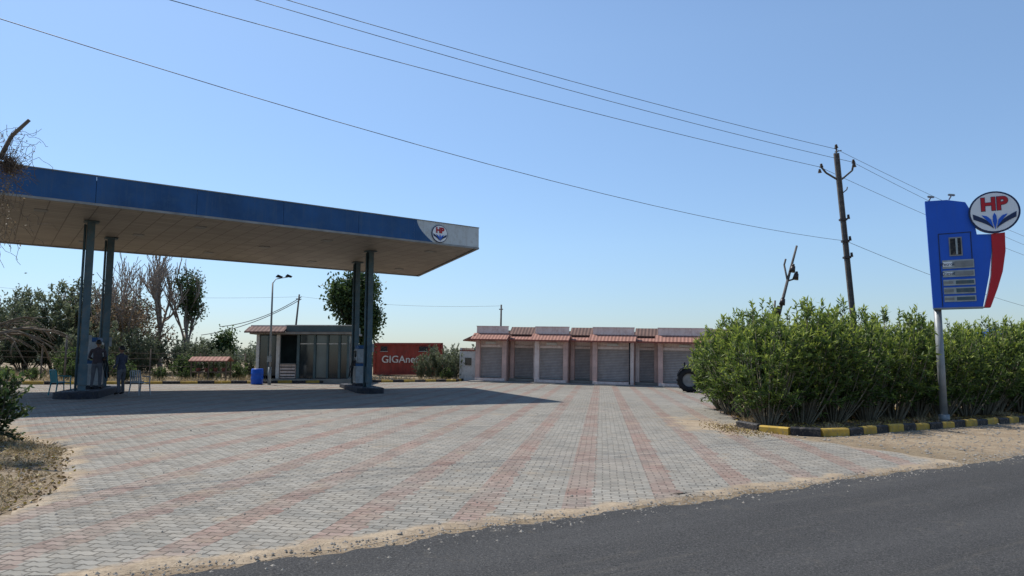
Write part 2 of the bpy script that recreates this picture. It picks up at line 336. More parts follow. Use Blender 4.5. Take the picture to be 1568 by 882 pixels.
# ------------------------------------------------------------ canopy
FR=Vector((-1.41,29.0)); BR=Vector((-5.29,38.95)); FL=Vector((-19.4,15.4)); BL=FL+(BR-FR)
Z0,Z1=6.2,7.08
def canopy():
    e=empty('fuel_station_canopy')
    q=[FR,BR,BL,FL]; c=sum(q,Vector((0,0)))/4
    ins=[p+(c-p)*.012 for p in q]
    mesh_obj('ceiling',[(*p,Z0+.03) for p in ins],[(0,1,2,3)],M['ceiling'],e)
    mesh_obj('roof_deck',[(*p,Z1-.12) for p in ins],[(3,2,1,0)],M['roofm'],e)
    def fascia(name,a,b,za,zb,m,out=.0,th=.06):
        d=(b-a).normalized(); n=Vector((d.y,-d.x))
        A=a+n*out;B=b+n*out;A2=a-n*(th);B2=b-n*(th)
        vs=[(*A,za),(*B,za),(*B,zb),(*A,zb),(*A2,za),(*B2,za),(*B2,zb),(*A2,zb)]
        return mesh_obj(name,vs,[(0,1,2,3),(5,4,7,6),(3,2,6,7),(4,5,1,0),(1,5,6,2),(4,0,3,7)],m,e)
    d=(FR-FL).normalized(); L=(FR-FL).length
    pan=L-2.62; n=7
    for i in range(n):
        a=FL+d*(pan*i/n+.006); b=FL+d*(pan*(i+1)/n-.006)
        if i==n-1: b=FL+d*(L-3.1)
        fascia('front_fascia',a,b,Z0+.05,Z1,M['blue'],R.uniform(0,.008))
    nn=Vector((d.y,-d.x))
    def P(s,z,o=.004): p=FR-d*s+nn*o; return (p.x,p.y,z)
    pts=[]
    for i in range(13):
        t=i/12; z=Z1-(Z1-Z0-.05)*t; s=2.98-.75*t**1.8; pts.append((s,z))
    vs=[P(3.1,z) for s,z in pts]+[P(s,z) for s,z in pts]; k=13
    mesh_obj('fascia_curve',vs,[(i,i+1,k+i+1,k+i) for i in range(12)],M['blue'],e)
    fascia('front_fascia_white',FR-d*3.1,FR,Z0+.05,Z1,M['fascia_white'],0)
    fascia('end_fascia',FR,BR,Z0+.05,Z1,M['fascia_white'])
    fascia('rear_fascia',BR,BL,Z0+.05,Z1,M['blue'])
    fascia('end_fascia',BL,FL,Z0+.05,Z1,M['blue'])
    for a,b in((FL,FR),(FR,BR),(BR,BL),(BL,FL)):
        fascia('fascia_lower_trim',a,b,Z0-.02,Z0+.05,M['trim'],.02,.09)
        fascia('fascia_cap',a,b,Z1,Z1+.03,M['trim'],.025,.12)
    rz=math.atan2(d.y,d.x); lc=P(1.95,6.62,.02)
    lg=bpy.data.objects.new('emblem',None); lg.location=lc; lg.rotation_euler=(0,0,rz); link(lg,e); emblem(lg,.37,.36)
    for i in range(9):
        for j in range(3):
            p=FL+d*(2+i*2.35)+(BR-FR)*(.2+.3*j)
            if (i+j)%2==0: box('downlight',(p.x,p.y,Z0+.018),(.36,.36,.03),M['trim'],e,(0,0,rz))
    er=(BR-FR).normalized(); ra=math.atan2(er.y,er.x)
    for cx,cy in[(-14.3,23.2),(-15.5,26.45),(-6.15,29.75),(-7.5,33.3)]:
        zb=g(cx,cy)+.2; h=Z0-zb+.02
        c=bpy.data.objects.new('column',None); c.location=(cx,cy,zb); c.rotation_euler=(0,0,ra+.25); link(c,e)
        box('web',(0,0,h/2),(.20,.04,h),M['steel'],c)
        for s in(-1,1): box('flange',(s*.115,0,h/2),(.03,.225,h),M['steel'],c)
        box('base_plate',(0,0,.02),(.48,.48,.04),M['steel'],c)
        box('head_plate',(0,0,h-.03),(.44,.44,.04),M['steel'],c)
        cyl('downpipe',(.0,.17,0),(.0,.17,h-.12),.04,.04,M['steel'],c)
        box('protective_band',(0,0,.55),(.32,.28,.7),M['steel'],c,bev=.02)
        box('switch_box',(-.02,-.16,1.7),(.2,.1,.35),M['trim'],c,bev=.01)
def emblem(par,rx,rzv):
    """disc emblem in local XZ plane facing -Y"""
    def disc(name,a,b,y,m,n=40,th=.03):
        prism(name,[(a*math.cos(2*math.pi*i/n),b*math.sin(2*math.pi*i/n)) for i in range(n)],y,y-th,m,par)
    disc('rim',rx,rzv,0,M['navy']); disc('face',rx*.92,rzv*.92,-.012*1,M['signwhite'])
    y=-.048
    text('letters_outline','HP',rzv*.86,(0,y+.001,rzv*.36),(math.pi/2,0,0),M['navy'],par,.002,rzv*.05)
    text('letters','HP',rzv*.86,(0,y-.006,rzv*.36),(math.pi/2,0,0),M['signred'],par,.004,rzv*.03)
    def petal(name,pts,m,yy):
        prism(name,[(x*rx,z*rzv) for x,z in pts],yy,yy-.008,m,par)
    for s in(-1,1):
        o=[];n=10
        for i in range(n+1):
            t=i/n; o.append((s*(.06+.78*t),-.78+.74*t**.55))
        for i in range(n+1):
            t=1-i/n; o.append((s*(.06+.66*t+.10*t*t),-.80+.50*t**.8))
        petal('petal',o,M['navy'],y)
        petal('inner_petal',[(s*.07,-.72),(s*.34,-.34),(s*.50,-.12),(s*.30,-.18),(s*.14,-.36)],M['signblue'],y-.004)
    petal('bud',[(0,-.85),(.08,-.45),(.07,-.2),(0,-.04),(-.07,-.2),(-.08,-.45)],M['signblue'],y-.006)
canopy()
def island(c,L,W):
    rz=math.atan2(.93,-.36)
    e=empty('pump_island',(c[0],c[1],g(*c)+.04),(0,0,rz))
    n=24;pts=[]
    for i in range(n):
        a=2*math.pi*i/n; x=(L/2-W/2)*(1 if math.cos(a)>0 else -1)+W/2*math.cos(a); pts.append((x,W/2*math.sin(a)))
    def slab(nm,k,z0,z1,m):
        vs=[(x*k,y*k,z0) for x,y in pts]+[(x*k,y*k,z1) for x,y in pts]
        mesh_obj(nm,vs,[tuple(range(n,2*n))]+[(i,(i+1)%n,n+(i+1)%n,n+i) for i in range(n)],m,e)
    slab('kerb_edge',1.,-.05,.17,M['dark']); slab('island_top',.95,.1,.185,M['dark'])
    return e
def dispenser(c,rz):
    e=empty('fuel_dispenser',(c[0],c[1],g(*c)+.225),(0,0,rz))
    box('plinth',(0,0,.05),(.95,.55,.10),M['dark'],e,bev=.01)
    box('lower_cabinet',(0,0,.55),(.90,.48,.88),M['cream'],e,bev=.02)
    box('blue_band',(0,-.005,.93),(.915,.50,.12),M['blue'],e)
    box('meter_head',(0,0,1.33),(.90,.42,.62),M['cream'],e,bev=.03)
    for s in(-1,1):
        box('display',(0,s*.213,1.42),(.62,.02,.26),M['glass'],e,bev=.005)
        box('service_panel',(0,s*.245,.5),(.7,.012,.6),M['trim'],e)
        for k in(-.3,.3):
            box('nozzle_boot',(k,s*.27,1.0),(.12,.08,.26),M['black'],e,bev=.015)
            pts=[(k,s*.30,1.1),(k+.08,s*.40,.7),(k+.16,s*.42,.35),(k+.24,s*.38,.4),(k+.22,s*.28,.9),(k+.18,s*.2,1.62)]
            tubes('hose',path_segs(pts,.018),M['rubber'],e)
    box('top_sign',(0,0,1.72),(.94,.30,.16),M['blue'],e,bev=.02)
island((-14.9,24.8),6.2,1.3); island((-6.85,31.5),6.4,1.15)
ra=math.atan2(.93,-.36)
dispenser((-15.0,25.0),ra); dispenser((-6.9,31.6),ra)
def chair(loc,rz,m):
    e=empty('plastic_chair',(loc[0],loc[1],g(*loc[:2])+.03+(loc[2] if len(loc)>2 else 0)),(0,0,rz))
    segs=[]
    for x in(-.21,.21):
        segs+=path_segs([(x*1.12,-.24,0),(x,-.2,.44),(x*1.1,-.2,.64),(x*1.08,.16,.66)],.02)
        segs+=path_segs([(x*1.1,.26,0),(x,.2,.43),(x*.95,.27,.85)],.022)
    segs+=[((-.2,.27,.85),(.2,.27,.85),.022,.022)]
    tubes('frame',segs,m,e); box('seat',(0,0,.44),(.44,.44,.025),m,e,bev=.01)
    for x in(-.12,-.04,.04,.12): box('back_slat',(x,.235,.65),(.045,.018,.40),m,e,(-.13,0,0))
chair((-15.35,23.75),2.6,M['teal']); chair((-13.1,24.6),1.2,M['galv'])
# ------------------------------------------------------------ people
def skin_mesh(name,pts,edges,sub=1):
    me=bpy.data.meshes.new(name); me.from_pydata([p[0] for p in pts],edges,[]); o=bpy.data.objects.new(name,me); COL.objects.link(o)
    md=o.modifiers.new('s','SKIN'); md.use_smooth_shade=True
    for i,p in enumerate(pts):
        r=p[1]; me.skin_vertices[0].data[i].radius=r if isinstance(r,tuple) else (r,r)
    me.skin_vertices[0].data[0].use_root=True
    s=o.modifiers.new('u','SUBSURF'); s.levels=sub; s.render_levels=sub
    dg=bpy.context.evaluated_depsgraph_get(); r=bpy.data.meshes.new_from_object(o.evaluated_get(dg)); bpy.data.objects.remove(o); r.name=name; return r
def person(name,loc,rz,elbL,wrL,elbR,wrR,shirt,lean=0.,scale=.97):
    e=empty(name,loc,(0,0,rz)); e.scale=(scale,)*3
    l=lean
    P=[((0,0,.95),(.15,.11)),((0,l*.3,1.12),(.135,.10)),((0,l*.7,1.32),(.165,.11)),((0,l,1.46),(.07,.065)),((0,l+.01,1.56),(.055,.055)),
       ((.19,l*.9,1.41),.065),(elbL,.047),(wrL,.032),((-.19,l*.9,1.41),.065),(elbR,.047),(wrR,.032),
       ((.095,0,.86),(.095,.10)),((.11,.03,.48),.062),((.12,-.01,.10),.045),((.14,.17,.045),.04),
       ((-.095,0,.86),(.095,.10)),((-.11,.0,.48),.062),((-.13,-.05,.10),.045),((-.15,.13,.045),.04)]
    E=[(0,1),(1,2),(2,3),(3,4),(2,5),(5,6),(6,7),(2,8),(8,9),(9,10),(0,11),(11,12),(12,13),(13,14),(0,15),(15,16),(16,17),(17,18)]
    me=skin_mesh('body',P,E,2)
    for m in(M[shirt],M['trouser'],M['shoe'],M['skin']): me.materials.append(m)
    wl,wr=Vector(wrL),Vector(wrR)
    for p in me.polygons:
        c=p.center
        p.material_index=3 if (c.z>1.50 or (c-wl).length<.10 or (c-wr).length<.10) else (2 if c.z<.10 else (1 if c.z<.93 and abs(c.x)<.26 and (c-wl).length>.12 and (c-wr).length>.12 else 0))
    obj('body',me,e)
    for s,el,w in((1,Vector(elbL),wl),(-1,Vector(elbR),wr)):
        d=(w-el).normalized(); sd=d.cross(Vector((s,0,.2))).normalized(); up=sd.cross(d)
        k=skin_mesh('palm',[(tuple(w),(.028,.02)),(tuple(w+d*.05),(.038,.016)),(tuple(w+d*.09),(.036,.014))],[(0,1),(1,2)]); k.materials.append(M['skin']); obj('palm',k,e)
        for i,(o,ln) in enumerate([(-.028,.062),(-.010,.075),(.010,.070),(.027,.055)]):
            b=w+d*.08+sd*o; f=skin_mesh('finger',[(tuple(b),.009),(tuple(b+d*ln*.5-up*.006*s),.0085),(tuple(b+d*ln*.8-up*.03*s),.008),(tuple(b+d*ln*.85-up*.055*s),.006)],[(0,1),(1,2),(2,3)]); f.materials.append(M['skin']); obj('finger_%d'%(i+1),f,e)
        b=w+d*.03-sd*.03; f=skin_mesh('thumb',[(tuple(b),.011),(tuple(b-sd*.025+d*.025),.010),(tuple(b-sd*.03+d*.055-up*.01),.008)],[(0,1),(1,2)]); f.materials.append(M['skin']); obj('thumb',f,e)
    hd=bpy.data.objects.new('head',None); hd.location=(0,l+.02,1.655); link(hd,e)
    bm=bmesh.new(); bmesh.ops.create_uvsphere(bm,u_segments=20,v_segments=14,radius=.11)
    for v in bm.verts:
        c=v.co; c.x*=.78; c.z*=1.12
        if c.z<0: c.x*=1+c.z*2.2; c.y=c.y*(1+c.z*1.2)+(.01 if c.y>0 else 0)
        if c.y>.08 and abs(c.x)<.025 and -.04<c.z<.02: c.y+=.022
    m2=bpy.data.meshes.new('skull'); bm.to_mesh(m2); bm.free(); m2.materials.append(M['skin'])
    for p in m2.polygons: p.use_smooth=True
    obj('skull',m2,hd)
    bm=bmesh.new(); bmesh.ops.create_uvsphere(bm,u_segments=20,v_segments=12,radius=.118)
    for v in bm.verts: v.co.x*=.82; v.co.z*=1.12; v.co.y-=.008
    bmesh.ops.delete(bm,geom=[v for v in bm.verts if v.co.z<-.035+max(0,v.co.y+.02)*1.1],context='VERTS')
    m3=bpy.data.meshes.new('hair'); bm.to_mesh(m3); bm.free(); m3.materials.append(M['hair']); obj('hair',m3,hd)
    for s in(-1,1):
        box('ear',(s*.088,-.005,0),(.02,.035,.06),M['skin'],hd,bev=.008); box('eye',(s*.032,.098,.012),(.024,.012,.010),M['hair'],hd,bev=.003)
    box('mouth',(0,.100,-.055),(.045,.012,.008),M['hair'],hd,bev=.003)
gx=lambda x,y:g(x,y)+.026
person('man_standing',(-13.75,24.55,gx(-13.75,24.55)),math.radians(75),(.30,.10,1.17),(.30,.42,1.22),(-.29,-.06,1.14),(-.30,.12,.90),'shirt',.02)
person('man_at_dispenser',(-14.42,24.2,gx(-14.42,24.2)+.195),math.radians(20),(.27,.05,1.15),(.20,.28,1.10),(-.27,.05,1.15),(-.18,.28,1.08),'shirt2',.06)
# ------------------------------------------------------------ price sign
def sign():
    c=(12.2,19.8); rz=-.50
    e=empty('price_sign',(c[0],c[1],g(*c)),(0,0,rz))
    cyl('pole',(0,.12,-.1),(0,.12,3.4),.10,.10,M['galv'],e,18)
    cyl('pole_collar',(0,.12,0),(0,.12,.25),.15,.14,M['galv'],e,18)
    b=g(*c)
    k=.0158; X=lambda px:(px-1434)*k; Z=lambda py:1.6+19.75*(548-py)/1060*.997-b
    blue=[(1427,472),(1424,304),(1458,305),(1486,311),(1496,330),(1500,362),(1521,363),(1520,390),(1514,425),(1502,472)]
    prism('blue_panel',[(X(a),Z(q)) for a,q in blue],-.10,.14,M['signblue'],e)
    red=[(1504,473),(1511,450),(1517,425),(1521,390),(1521,363),(1541,362),(1540,390),(1534,420),(1525,445),(1513,473)]
    prism('red_blade',[(X(a),Z(q)) for a,q in red],-.13,.16,M['signred'],e)
    prism('panel_edge',[(X(a),Z(q)) for a,q in[(1428,474),(1427,471.5),(1503,471.5),(1503,474)]],-.12,.15,M['galv'],e)
    def rect(n,a,b_,c_,d,m,y=-.11,th=.012): prism(n,[(X(a),Z(d)),(X(c_),Z(d)),(X(c_),Z(b_)),(X(a),Z(b_))],y-th,y,m,e)
    for a in[(1441,358,1442.4,470),(1490,358,1491.4,400),(1441,357,1492,358.2)]: rect('frame_line',*a,M['navy'],-.102,.01)
    rect('window_frame',1457,364,1477,393,M['trim']); rect('window',1459,366,1475,391,M['black'],-.124)
    rect('window_post',1467,366,1470,391,M['pricegrey'],-.138)
    for i,(y0,y1) in enumerate([(399,412),(415,425),(429,438),(441,451),(454,463)]):
        rect('price_board',1445,y0,1493,y1,M['pricegrey'])
        rect('price_window',1464,y0+2.,1491,y1-2.,M['trim'] if i<2 else M['steel'],-.124)
        rect('fuel_label',1446,y0+2.5,1460,y1-3,M['signwhite'] if i<2 else M['trim'],-.124)
    text('label_text','Petrol',.13,(X(1453),-.14,Z(405.5)),(math.pi/2,0,0),M['navy'],e,.002)
    text('label_text','Diesel',.13,(X(1453),-.14,Z(420)),(math.pi/2,0,0),M['navy'],e,.002)
    em=bpy.data.objects.new('emblem',None); em.location=(X(1527),-.17,Z(331)); link(em,e); emblem(em,.60,.585)
    prism('emblem_housing',[(X(1527)+.56*math.cos(i*math.pi/16),Z(331)+.55*math.sin(i*math.pi/16)) for i in range(32)],-.165,.15,M['galv'],e)
    for x in(1430,1462): cyl('lamp_arm',(X(x),0,Z(304)),(X(x)+.05,-.05,Z(299)),.02,.02,M['galv'],e,8); box('lamp',(X(x)+.06,-.1,Z(298)),(.18,.10,.05),M['galv'],e,(0,.2,0),.015)
sign()
# ------------------------------------------------------------ utility poles and wires
def upole():
    e=empty('utility_pole',(12.5,25,g(12.5,25)),(0,math.radians(-3.0),0)); H=9.4
    for s in(-1,1): box('flange',(s*.07,0,H/2),(.04,.09,H),M['pole'],e)
    box('web',(0,0,H/2),(.11,.03,H),M['pole'],e)
    tubes('arm',path_segs([(-.60,0,8.9),(-.45,0,8.68),(-.08,0,8.42),(0,0,8.4)],.035)+path_segs([(.60,0,9.0),(.52,0,8.72),(.12,0,8.42),(0,0,8.4)],.035)+path_segs([(0,0,9.2),(.02,0,9.62)],.03)+path_segs([(-.05,0,9.45),(.2,0,9.5)],.02),M['pole'],e)
    for p in[(-.60,0,8.9),(.60,0,9.0),(.02,0,9.6),(-.68,0,8.7),(.62,0,8.85)]:
        q=Vector(p)
        for k in range(3): cyl('insulator',q+Vector((0,0,.05*k)),q+Vector((0,0,.05*k+.035)),.075-.012*k,.05-.01*k,M['ceramic'],e,12)
    for z,w in[(6.9,.26),(6.1,.22),(5.5,.22)]:
        box('clamp',(0,0,z),(.26,.16,.08),M['ceramic'],e,bev=.01); cyl('shackle',(w*.6,-.1,z),(w*.6,-.1,z+.16),.05,.04,M['ceramic'],e)
    tubes('stay',path_segs([(.08,-.06,7.9),(.22,-.06,8.0),(.25,-.06,8.1)],.02),M['pole'],e)
upole()
def wires():
    e=empty('overhead_power_lines'); segs=[]
    def wire(a,b,sag,s0=0.,s1=1.,r=.009,n=26):
        a,b=Vector(a),Vector(b); pts=[]
        for i in range(n+1):
            s=s0+(s1-s0)*i/n; p=a.lerp(b,s); p.z-=sag*4*s*(1-s); pts.append(p)
        segs.extend(path_segs(pts,r))
    T=(12.0,25,9.3); A=(11.37,25,8.62); B=(12.6,25,8.8); C=(12.2,25,5.85)
    wire(T,(-4.9,14.7,9.5),.12,0,2); wire(B,(-5.6,14.7,9.5),.15,0,2); wire(A,(-6.9,13.35,8.8),.12,0,2); wire(C,(-7.15,9.2,6.3),.42,0,1.9,.007)
    wire(T,(28.3,38,8.4),.1,0,2.2); wire(B,(28.3,38,7.9),.1,0,2.2); wire(A,(28.3,38,7.3),.1,0,2.2); wire(C,(28.3,38,4.4),.15,0,2.2)
    wire((-.9,60,6.1),(-18.3,60,6.9),.35); wire((-18.3,60,6.9),(-24.5,58,4.2),.5,r=.03); wire((-18.3,60,6.7),(-26,58,3.5),.5,r=.03); wire((-18.3,60,6.9),(-48,57,8),.6)
    tubes('cables',segs,M['wire'],e,4)
wires()
def leanpole():
    e=empty('leaning_pole')
    tubes('shaft',path_segs([(7.9,23,-.2),(8.86,23,2.96),(9.25,23,4.3),(9.57,23,5.35)],.07,.035),M['pole'],e,8)
    tubes('branch_arm',path_segs([(9.2,23,4.2),(9.12,23,4.7),(9.18,23,4.9)],.03)+path_segs([(9.2,23,4.15),(9.5,22.95,4.25)],.03)+path_segs([(8.85,23,2.95),(8.72,22.95,3.15),(8.75,22.95,3.5)],.03),M['pole'],e)
    for p in[(9.45,22.95,4.2),(8.78,22.9,3.05),(8.95,22.9,3.35),(9.35,22.95,4.45)]:
        cyl('insulator_pot',p,Vector(p)+Vector((.05,0,.2)),.10,.07,M['ceramic'],e,12)
        cyl('insulator_cap',Vector(p)+Vector((.05,0,.2)),Vector(p)+Vector((.06,0,.27)),.05,.04,M['ceramic'],e,10)
leanpole()
for (x,y,zt,dx) in[(-18.6,60,7.1,.45),(-.95,60,6.2,.1)]:
    e=empty('utility_pole',(x,y,0)); cyl('shaft',(-dx,0,g(x,y)-.2),(dx*.2,0,zt),.11,.07,M['pole'],e,10); box('crossarm',(0,0,zt-.4),(.35,.08,.08),M['pole'],e)
def lamp():
    x,y=-12.1,34.8; e=empty('street_lamp',(x,y,g(x,y)))
    cyl('base',(0,0,0),(0,0,.9),.085,.08,M['galv'],e); cyl('mast',(0,0,.9),(0,0,5.15),.06,.04,M['galv'],e)
    tubes('bracket',path_segs([(0,0,5.1),(.15,0,5.32),(.45,0,5.38),(.75,0,5.42)],.022),M['galv'],e)
    for xx,zz in((.30,0.),(.78,.02)):
        prism('lamp_head',[(xx-.14,5.42+zz),(xx+.12,5.38+zz),(xx+.18,5.46+zz),(xx-.02,5.55+zz)],-.10,.10,M['black'],e)
    box('control_box',(0,-.1,1.3),(.2,.14,.3),M['galv'],e,bev=.01)
lamp()
# ------------------------------------------------------------ shops
def shops():
    e=empty('shop_row_building',(-2.25,46.6,g(-2.2,46.5)-.05),(0,.022,-.262))
    bays=[(0,2.1,1),(2.1,4.0,0),(4.0,6.15,1),(6.15,7.75,0),(7.75,10.3,1),(10.3,11.8,0),(11.8,15.0,1),(15.0,17.2,0)]
    box('floor_slab',(8.6,1.2,-.2),(17.4,6.2,.7),M['concrete'],e)
    box('rear_block',(8.6,2.6,1.75),(17.2,3.6,3.3),M['pinkw'],e)
    box('roof_slab',(8.6,2.3,3.44),(17.1,4.0,.08),M['concrete'],e)
    for i,(a,b,w) in enumerate(bays):
        f=-.75 if w else .10
        m=(a+b)/2; L=b-a
        box('shutter',(m,f+.32,1.35),(L-.46,.06,2.0),M['shutter'],e)
        box('shutter_bottom_rail',(m,f+.27,.40),(L-.48,.05,.08),M['trim'],e)
        box('shutter_hood',(m,f+.26,2.42),(L-.42,.18,.16),M['pinkw'],e)
        box('lintel_wall',(m,f+.42,2.78),(L-.02,.3,.52),M['pinkw'],e)
        box('threshold',(m,f+.10,.24),(L-.1,.7,.16),M['pinkw'] if w else M['concrete'],e)
        for s,x in((1,a+.14),(-1,b-.14)):
            box('pier',(x,f+.24,1.5),(.30,.46,2.74),M['pink'] if (i+s)%3 else M['pinkw'],e,bev=.01)
        for x in(a,b): box('side_wall',(x,.36,1.6),(.10,1.7,2.9),M['pink'],e)
        if w:
            box('parapet',(m,f+.30,3.44),(L+.05,.16,.50),M['pinkw'],e,bev=.01)
            box('parapet_cap',(m,f+.30,3.71),(L+.09,.22,.05),M['pinkw'],e)
            prism('awning',[(f+.22,3.26),(f-.62,2.84),(f-.62,2.78),(f+.22,3.10)],a-.18,b+.18,M['tile'],e,'X')
            box('awning_edge',(m,f-.64,2.80),(L+.40,.04,.10),M['maroon'],e)
        else:
            prism('tile_panel',[(f+.35,3.72),(f-.38,3.22),(f-.38,3.16),(f+.35,3.62)],a+.03,b-.03,M['tiled'],e,'X')
            prism('awning',[(f-.15,3.18),(f-.90,2.86),(f-.90,2.78),(f-.15,3.02)],a+.19,b-.19,M['tile'],e,'X')
            box('awning_edge',(m,f-.92,2.82),(L-.40,.04,.10),M['maroon'],e)
            box('parapet',(m,f+.42,3.5),(L-.06,.12,.42),M['pinkw'],e)
    prism('end_awning',[(-.02,3.15),(-.85,2.78),(-.85,2.70),(-.02,3.0)],-.9,3.0,M['tile'],e)
    box('left_annex_wall',(-1.15,.9,1.1),(.14,2.6,2.3),M['white'],e); box('left_annex_front',(-.66,-.3,1.0),(1.1,.14,2.1),M['white'],e)
    box('annex_coping',(-.66,-.3,2.08),(1.2,.2,.07),M['maroon'],e)
    box('annex_window',(-.62,-.385,1.35),(.45,.03,.5),M['glass'],e)
    tubes('downpipe',path_segs([(10.1,-1.15,.2),(10.1,-1.15,2.7),(10.1,-.7,2.8)],.045),M['black'],e)
    for x in(1.0,5.1,9.0,13.4): box('sign_plate',(x,-.62,2.62),(.7,.03,.16),M['white'],e)
shops()
# tractor
def tractor():
    x,y=9.3,36.6; e=empty('tractor',(x,y,g(x,y)+.03),(0,0,-.25))
    def wheel(nm,c,r,w):
        p=bpy.data.objects.new(nm,None); p.location=c; p.rotation_euler=(math.pi/2,0,0); link(p,e)
        N=28; prof=[(r*.55,-w/2),(r*.86,-w/2),(r*.97,-w*.38),(r,0),(r*.97,w*.38),(r*.86,w/2),(r*.55,w/2)]
        vs=[(a*math.cos(2*math.pi*i/N),a*math.sin(2*math.pi*i/N),b) for i in range(N) for a,b in prof]; k=len(prof)
        mesh_obj('tyre',vs,[(i*k+j,((i+1)%N)*k+j,((i+1)%N)*k+(j+1)%k,i*k+(j+1)%k) for i in range(N) for j in range(k)],M['rubber'],p,smooth=True)
        for i in range(18):
            a=2*math.pi*i/18; box('lug',(r*1.0*math.cos(a),r*1.0*math.sin(a),(.25 if i%2 else -.25)*w),(.07,.06,w*.5),M['rubber'],p,(0,(.0),a))
        cyl('rim',(0,0,-w*.25),(0,0,w*.25),r*.55,r*.55,M['trim'],p,20); cyl('hub',(0,0,-w*.4),(0,0,w*.4),r*.16,r*.16,M['trim'],p)
    for s in(-1,1):
        wheel('rear_wheel',(0,s*.72,.62),.62,.36); wheel('front_wheel',(1.85,s*.62,.36),.36,.2)
        prism('mudguard',[(-.62,.9),(-.45,1.2),(-.1,1.36),(.35,1.34),(.6,1.15),(.55,1.12),(.3,1.28),(-.1,1.30),(-.4,1.14),(-.56,.88)],s*.72-.2,s*.72+.2,M['tractorred'],e)
        cyl('headlamp',(2.2,s*.2,1.02),(2.27,s*.2,1.02),.09,.1,M['signwhite'],e)
    prism('bonnet',[(.55,.72),(2.2,.72),(2.24,1.12),(2.1,1.22),(.6,1.3)],-.27,.27,M['tractorred'],e)
    box('engine',(1.3,0,.6),(1.6,.4,.4),M['black'],e,bev=.03); box('gearbox',(.1,0,.62),(1.1,.42,.42),M['black'],e,bev=.03)
    cyl('rear_axle',(0,-.6,.62),(0,.6,.62),.12,.12,M['black'],e); cyl('front_axle',(1.85,-.55,.38),(1.85,.55,.38),.05,.05,M['black'],e)
    box('seat',(0,0,1.12),(.45,.45,.1),M['black'],e,bev=.03); box('seat_back',(-.22,0,1.35),(.08,.45,.38),M['black'],e,bev=.03)
    cyl('steering_column',(.6,0,1.2),(.42,0,1.55),.025,.025,M['black'],e)
    ring=[(.40+.08*math.cos(t),.2*math.sin(t),1.57+.18*math.cos(t)) for t in [i*math.pi/9 for i in range(19)]]
    tubes('steering_wheel',path_segs(ring,.018),M['black'],e); cyl('exhaust',(1.5,.12,1.2),(1.5,.12,2.0),.035,.035,M['black'],e)
tractor()
# ------------------------------------------------------------ kiosk
def kiosk():
    e=empty('office_kiosk',(-11.6,38.6,g(-11.6,38.6)),(0,0,.06))
    box('plinth',(0,1.3,.05),(5.6,3.4,.34),M['concrete'],e)
    box('rear_wall',(0,2.75,1.5),(5.0,.15,2.56),M['green'],e)
    box('interior_floor',(0,1.3,.235),(4.9,2.8,.03),M['dark'],e)
    box('roof_slab',(0,1.2,2.72),(5.5,3.7,.12),M['concrete'],e)
    for x,w in[(-2.45,.16),(-1.35,.18),(-.25,.14),(.65,.12),(1.35,.10),(2.0,.12),(2.48,.12)]: box('pillar',(x,0,1.44),(w,.2,2.42),M['white'] if w>.15 else M['green'],e)
    for a,b in[(-2.37,-1.45)]: box('window',((a+b)/2,.04,1.5),(b-a,.03,2.2),M['glass'],e); box('mullion',((a+b)/2,.0,1.5),(.05,.06,2.2),M['green'],e)
    box('counter_wall',(-.8,.02,.62),(.86,.12,.78),M['pinkw'],e); box('counter_top',(-.8,-.05,1.03),(.88,.3,.05),M['concrete'],e)
    for i in range(4): box('grille_slat',(-.8,-.07,.35+i*.17),(.8,.03,.05),M['black'],e)
    for a,b in[(-.17,.58),(.72,1.29),(1.41,1.93),(2.07,2.41)]:
        box('glazing',((a+b)/2,.05,1.45),(b-a,.02,2.36),M['pane'] if .5<a<1. else M['glass'],e)
        box('transom',((a+b)/2,.0,2.15),(b-a,.06,.06),M['white'],e)
    box('left_wall',(-2.45,1.45,1.44),(.1,2.6,2.42),M['white'],e)
    for y in(.75,1.5,2.2): box('side_post',(2.48,y,1.44),(.1,.1,2.42),M['white'],e)
    box('side_glass',(2.48,1.4,1.5),(.02,2.3,2.2),M['glass'],e)
    box('desk',(-.2,1.6,.6),(1.6,.6,.75),M['maroon'],e)
    prism('tile_awning',[(-.05,3.10),(-.95,2.80),(-.95,2.72),(-.05,2.9)],-2.95,-.85,M['tiled'],e,'X')
    box('left_parapet',(-1.9,.1,3.0),(2.0,.14,.36),M['pinkw'],e)
    box('right_parapet',(.95,-.42,2.95),(3.55,.12,.36),M['green'],e); box('right_parapet_cap',(.95,-.42,3.15),(3.65,.2,.05),M['white'],e)
    box('fascia_band',(.95,-.50,2.76),(3.6,.05,.07),M['maroon'],e)
    box('side_parapet',(2.66,1.1,2.95),(.12,2.9,.36),M['green'],e)
kiosk()
def barrel():
    x,y=-12.75,34.9; e=empty('plastic_barrel',(x,y,g(x,y)+.03)); prof=[(.0,0),(.27,0),(.29,.05),(.29,.25),(.305,.28),(.29,.31),(.29,.5),(.305,.53),(.29,.56),(.29,.72),(.26,.78),(.24,.78),(.24,.3)]
    N=24;k=len(prof); vs=[(r*math.cos(2*math.pi*i/N),r*math.sin(2*math.pi*i/N),z) for i in range(N) for r,z in prof]
    mesh_obj('drum',vs,[(i*k+j,((i+1)%N)*k+j,((i+1)%N)*k+j+1,i*k+j+1) for i in range(N) for j in range(k-1)],M['barrel'],e,smooth=True)
    cyl('rim',(0,0,.70),(0,0,.72),.24,.24,M['black'],e)
barrel()
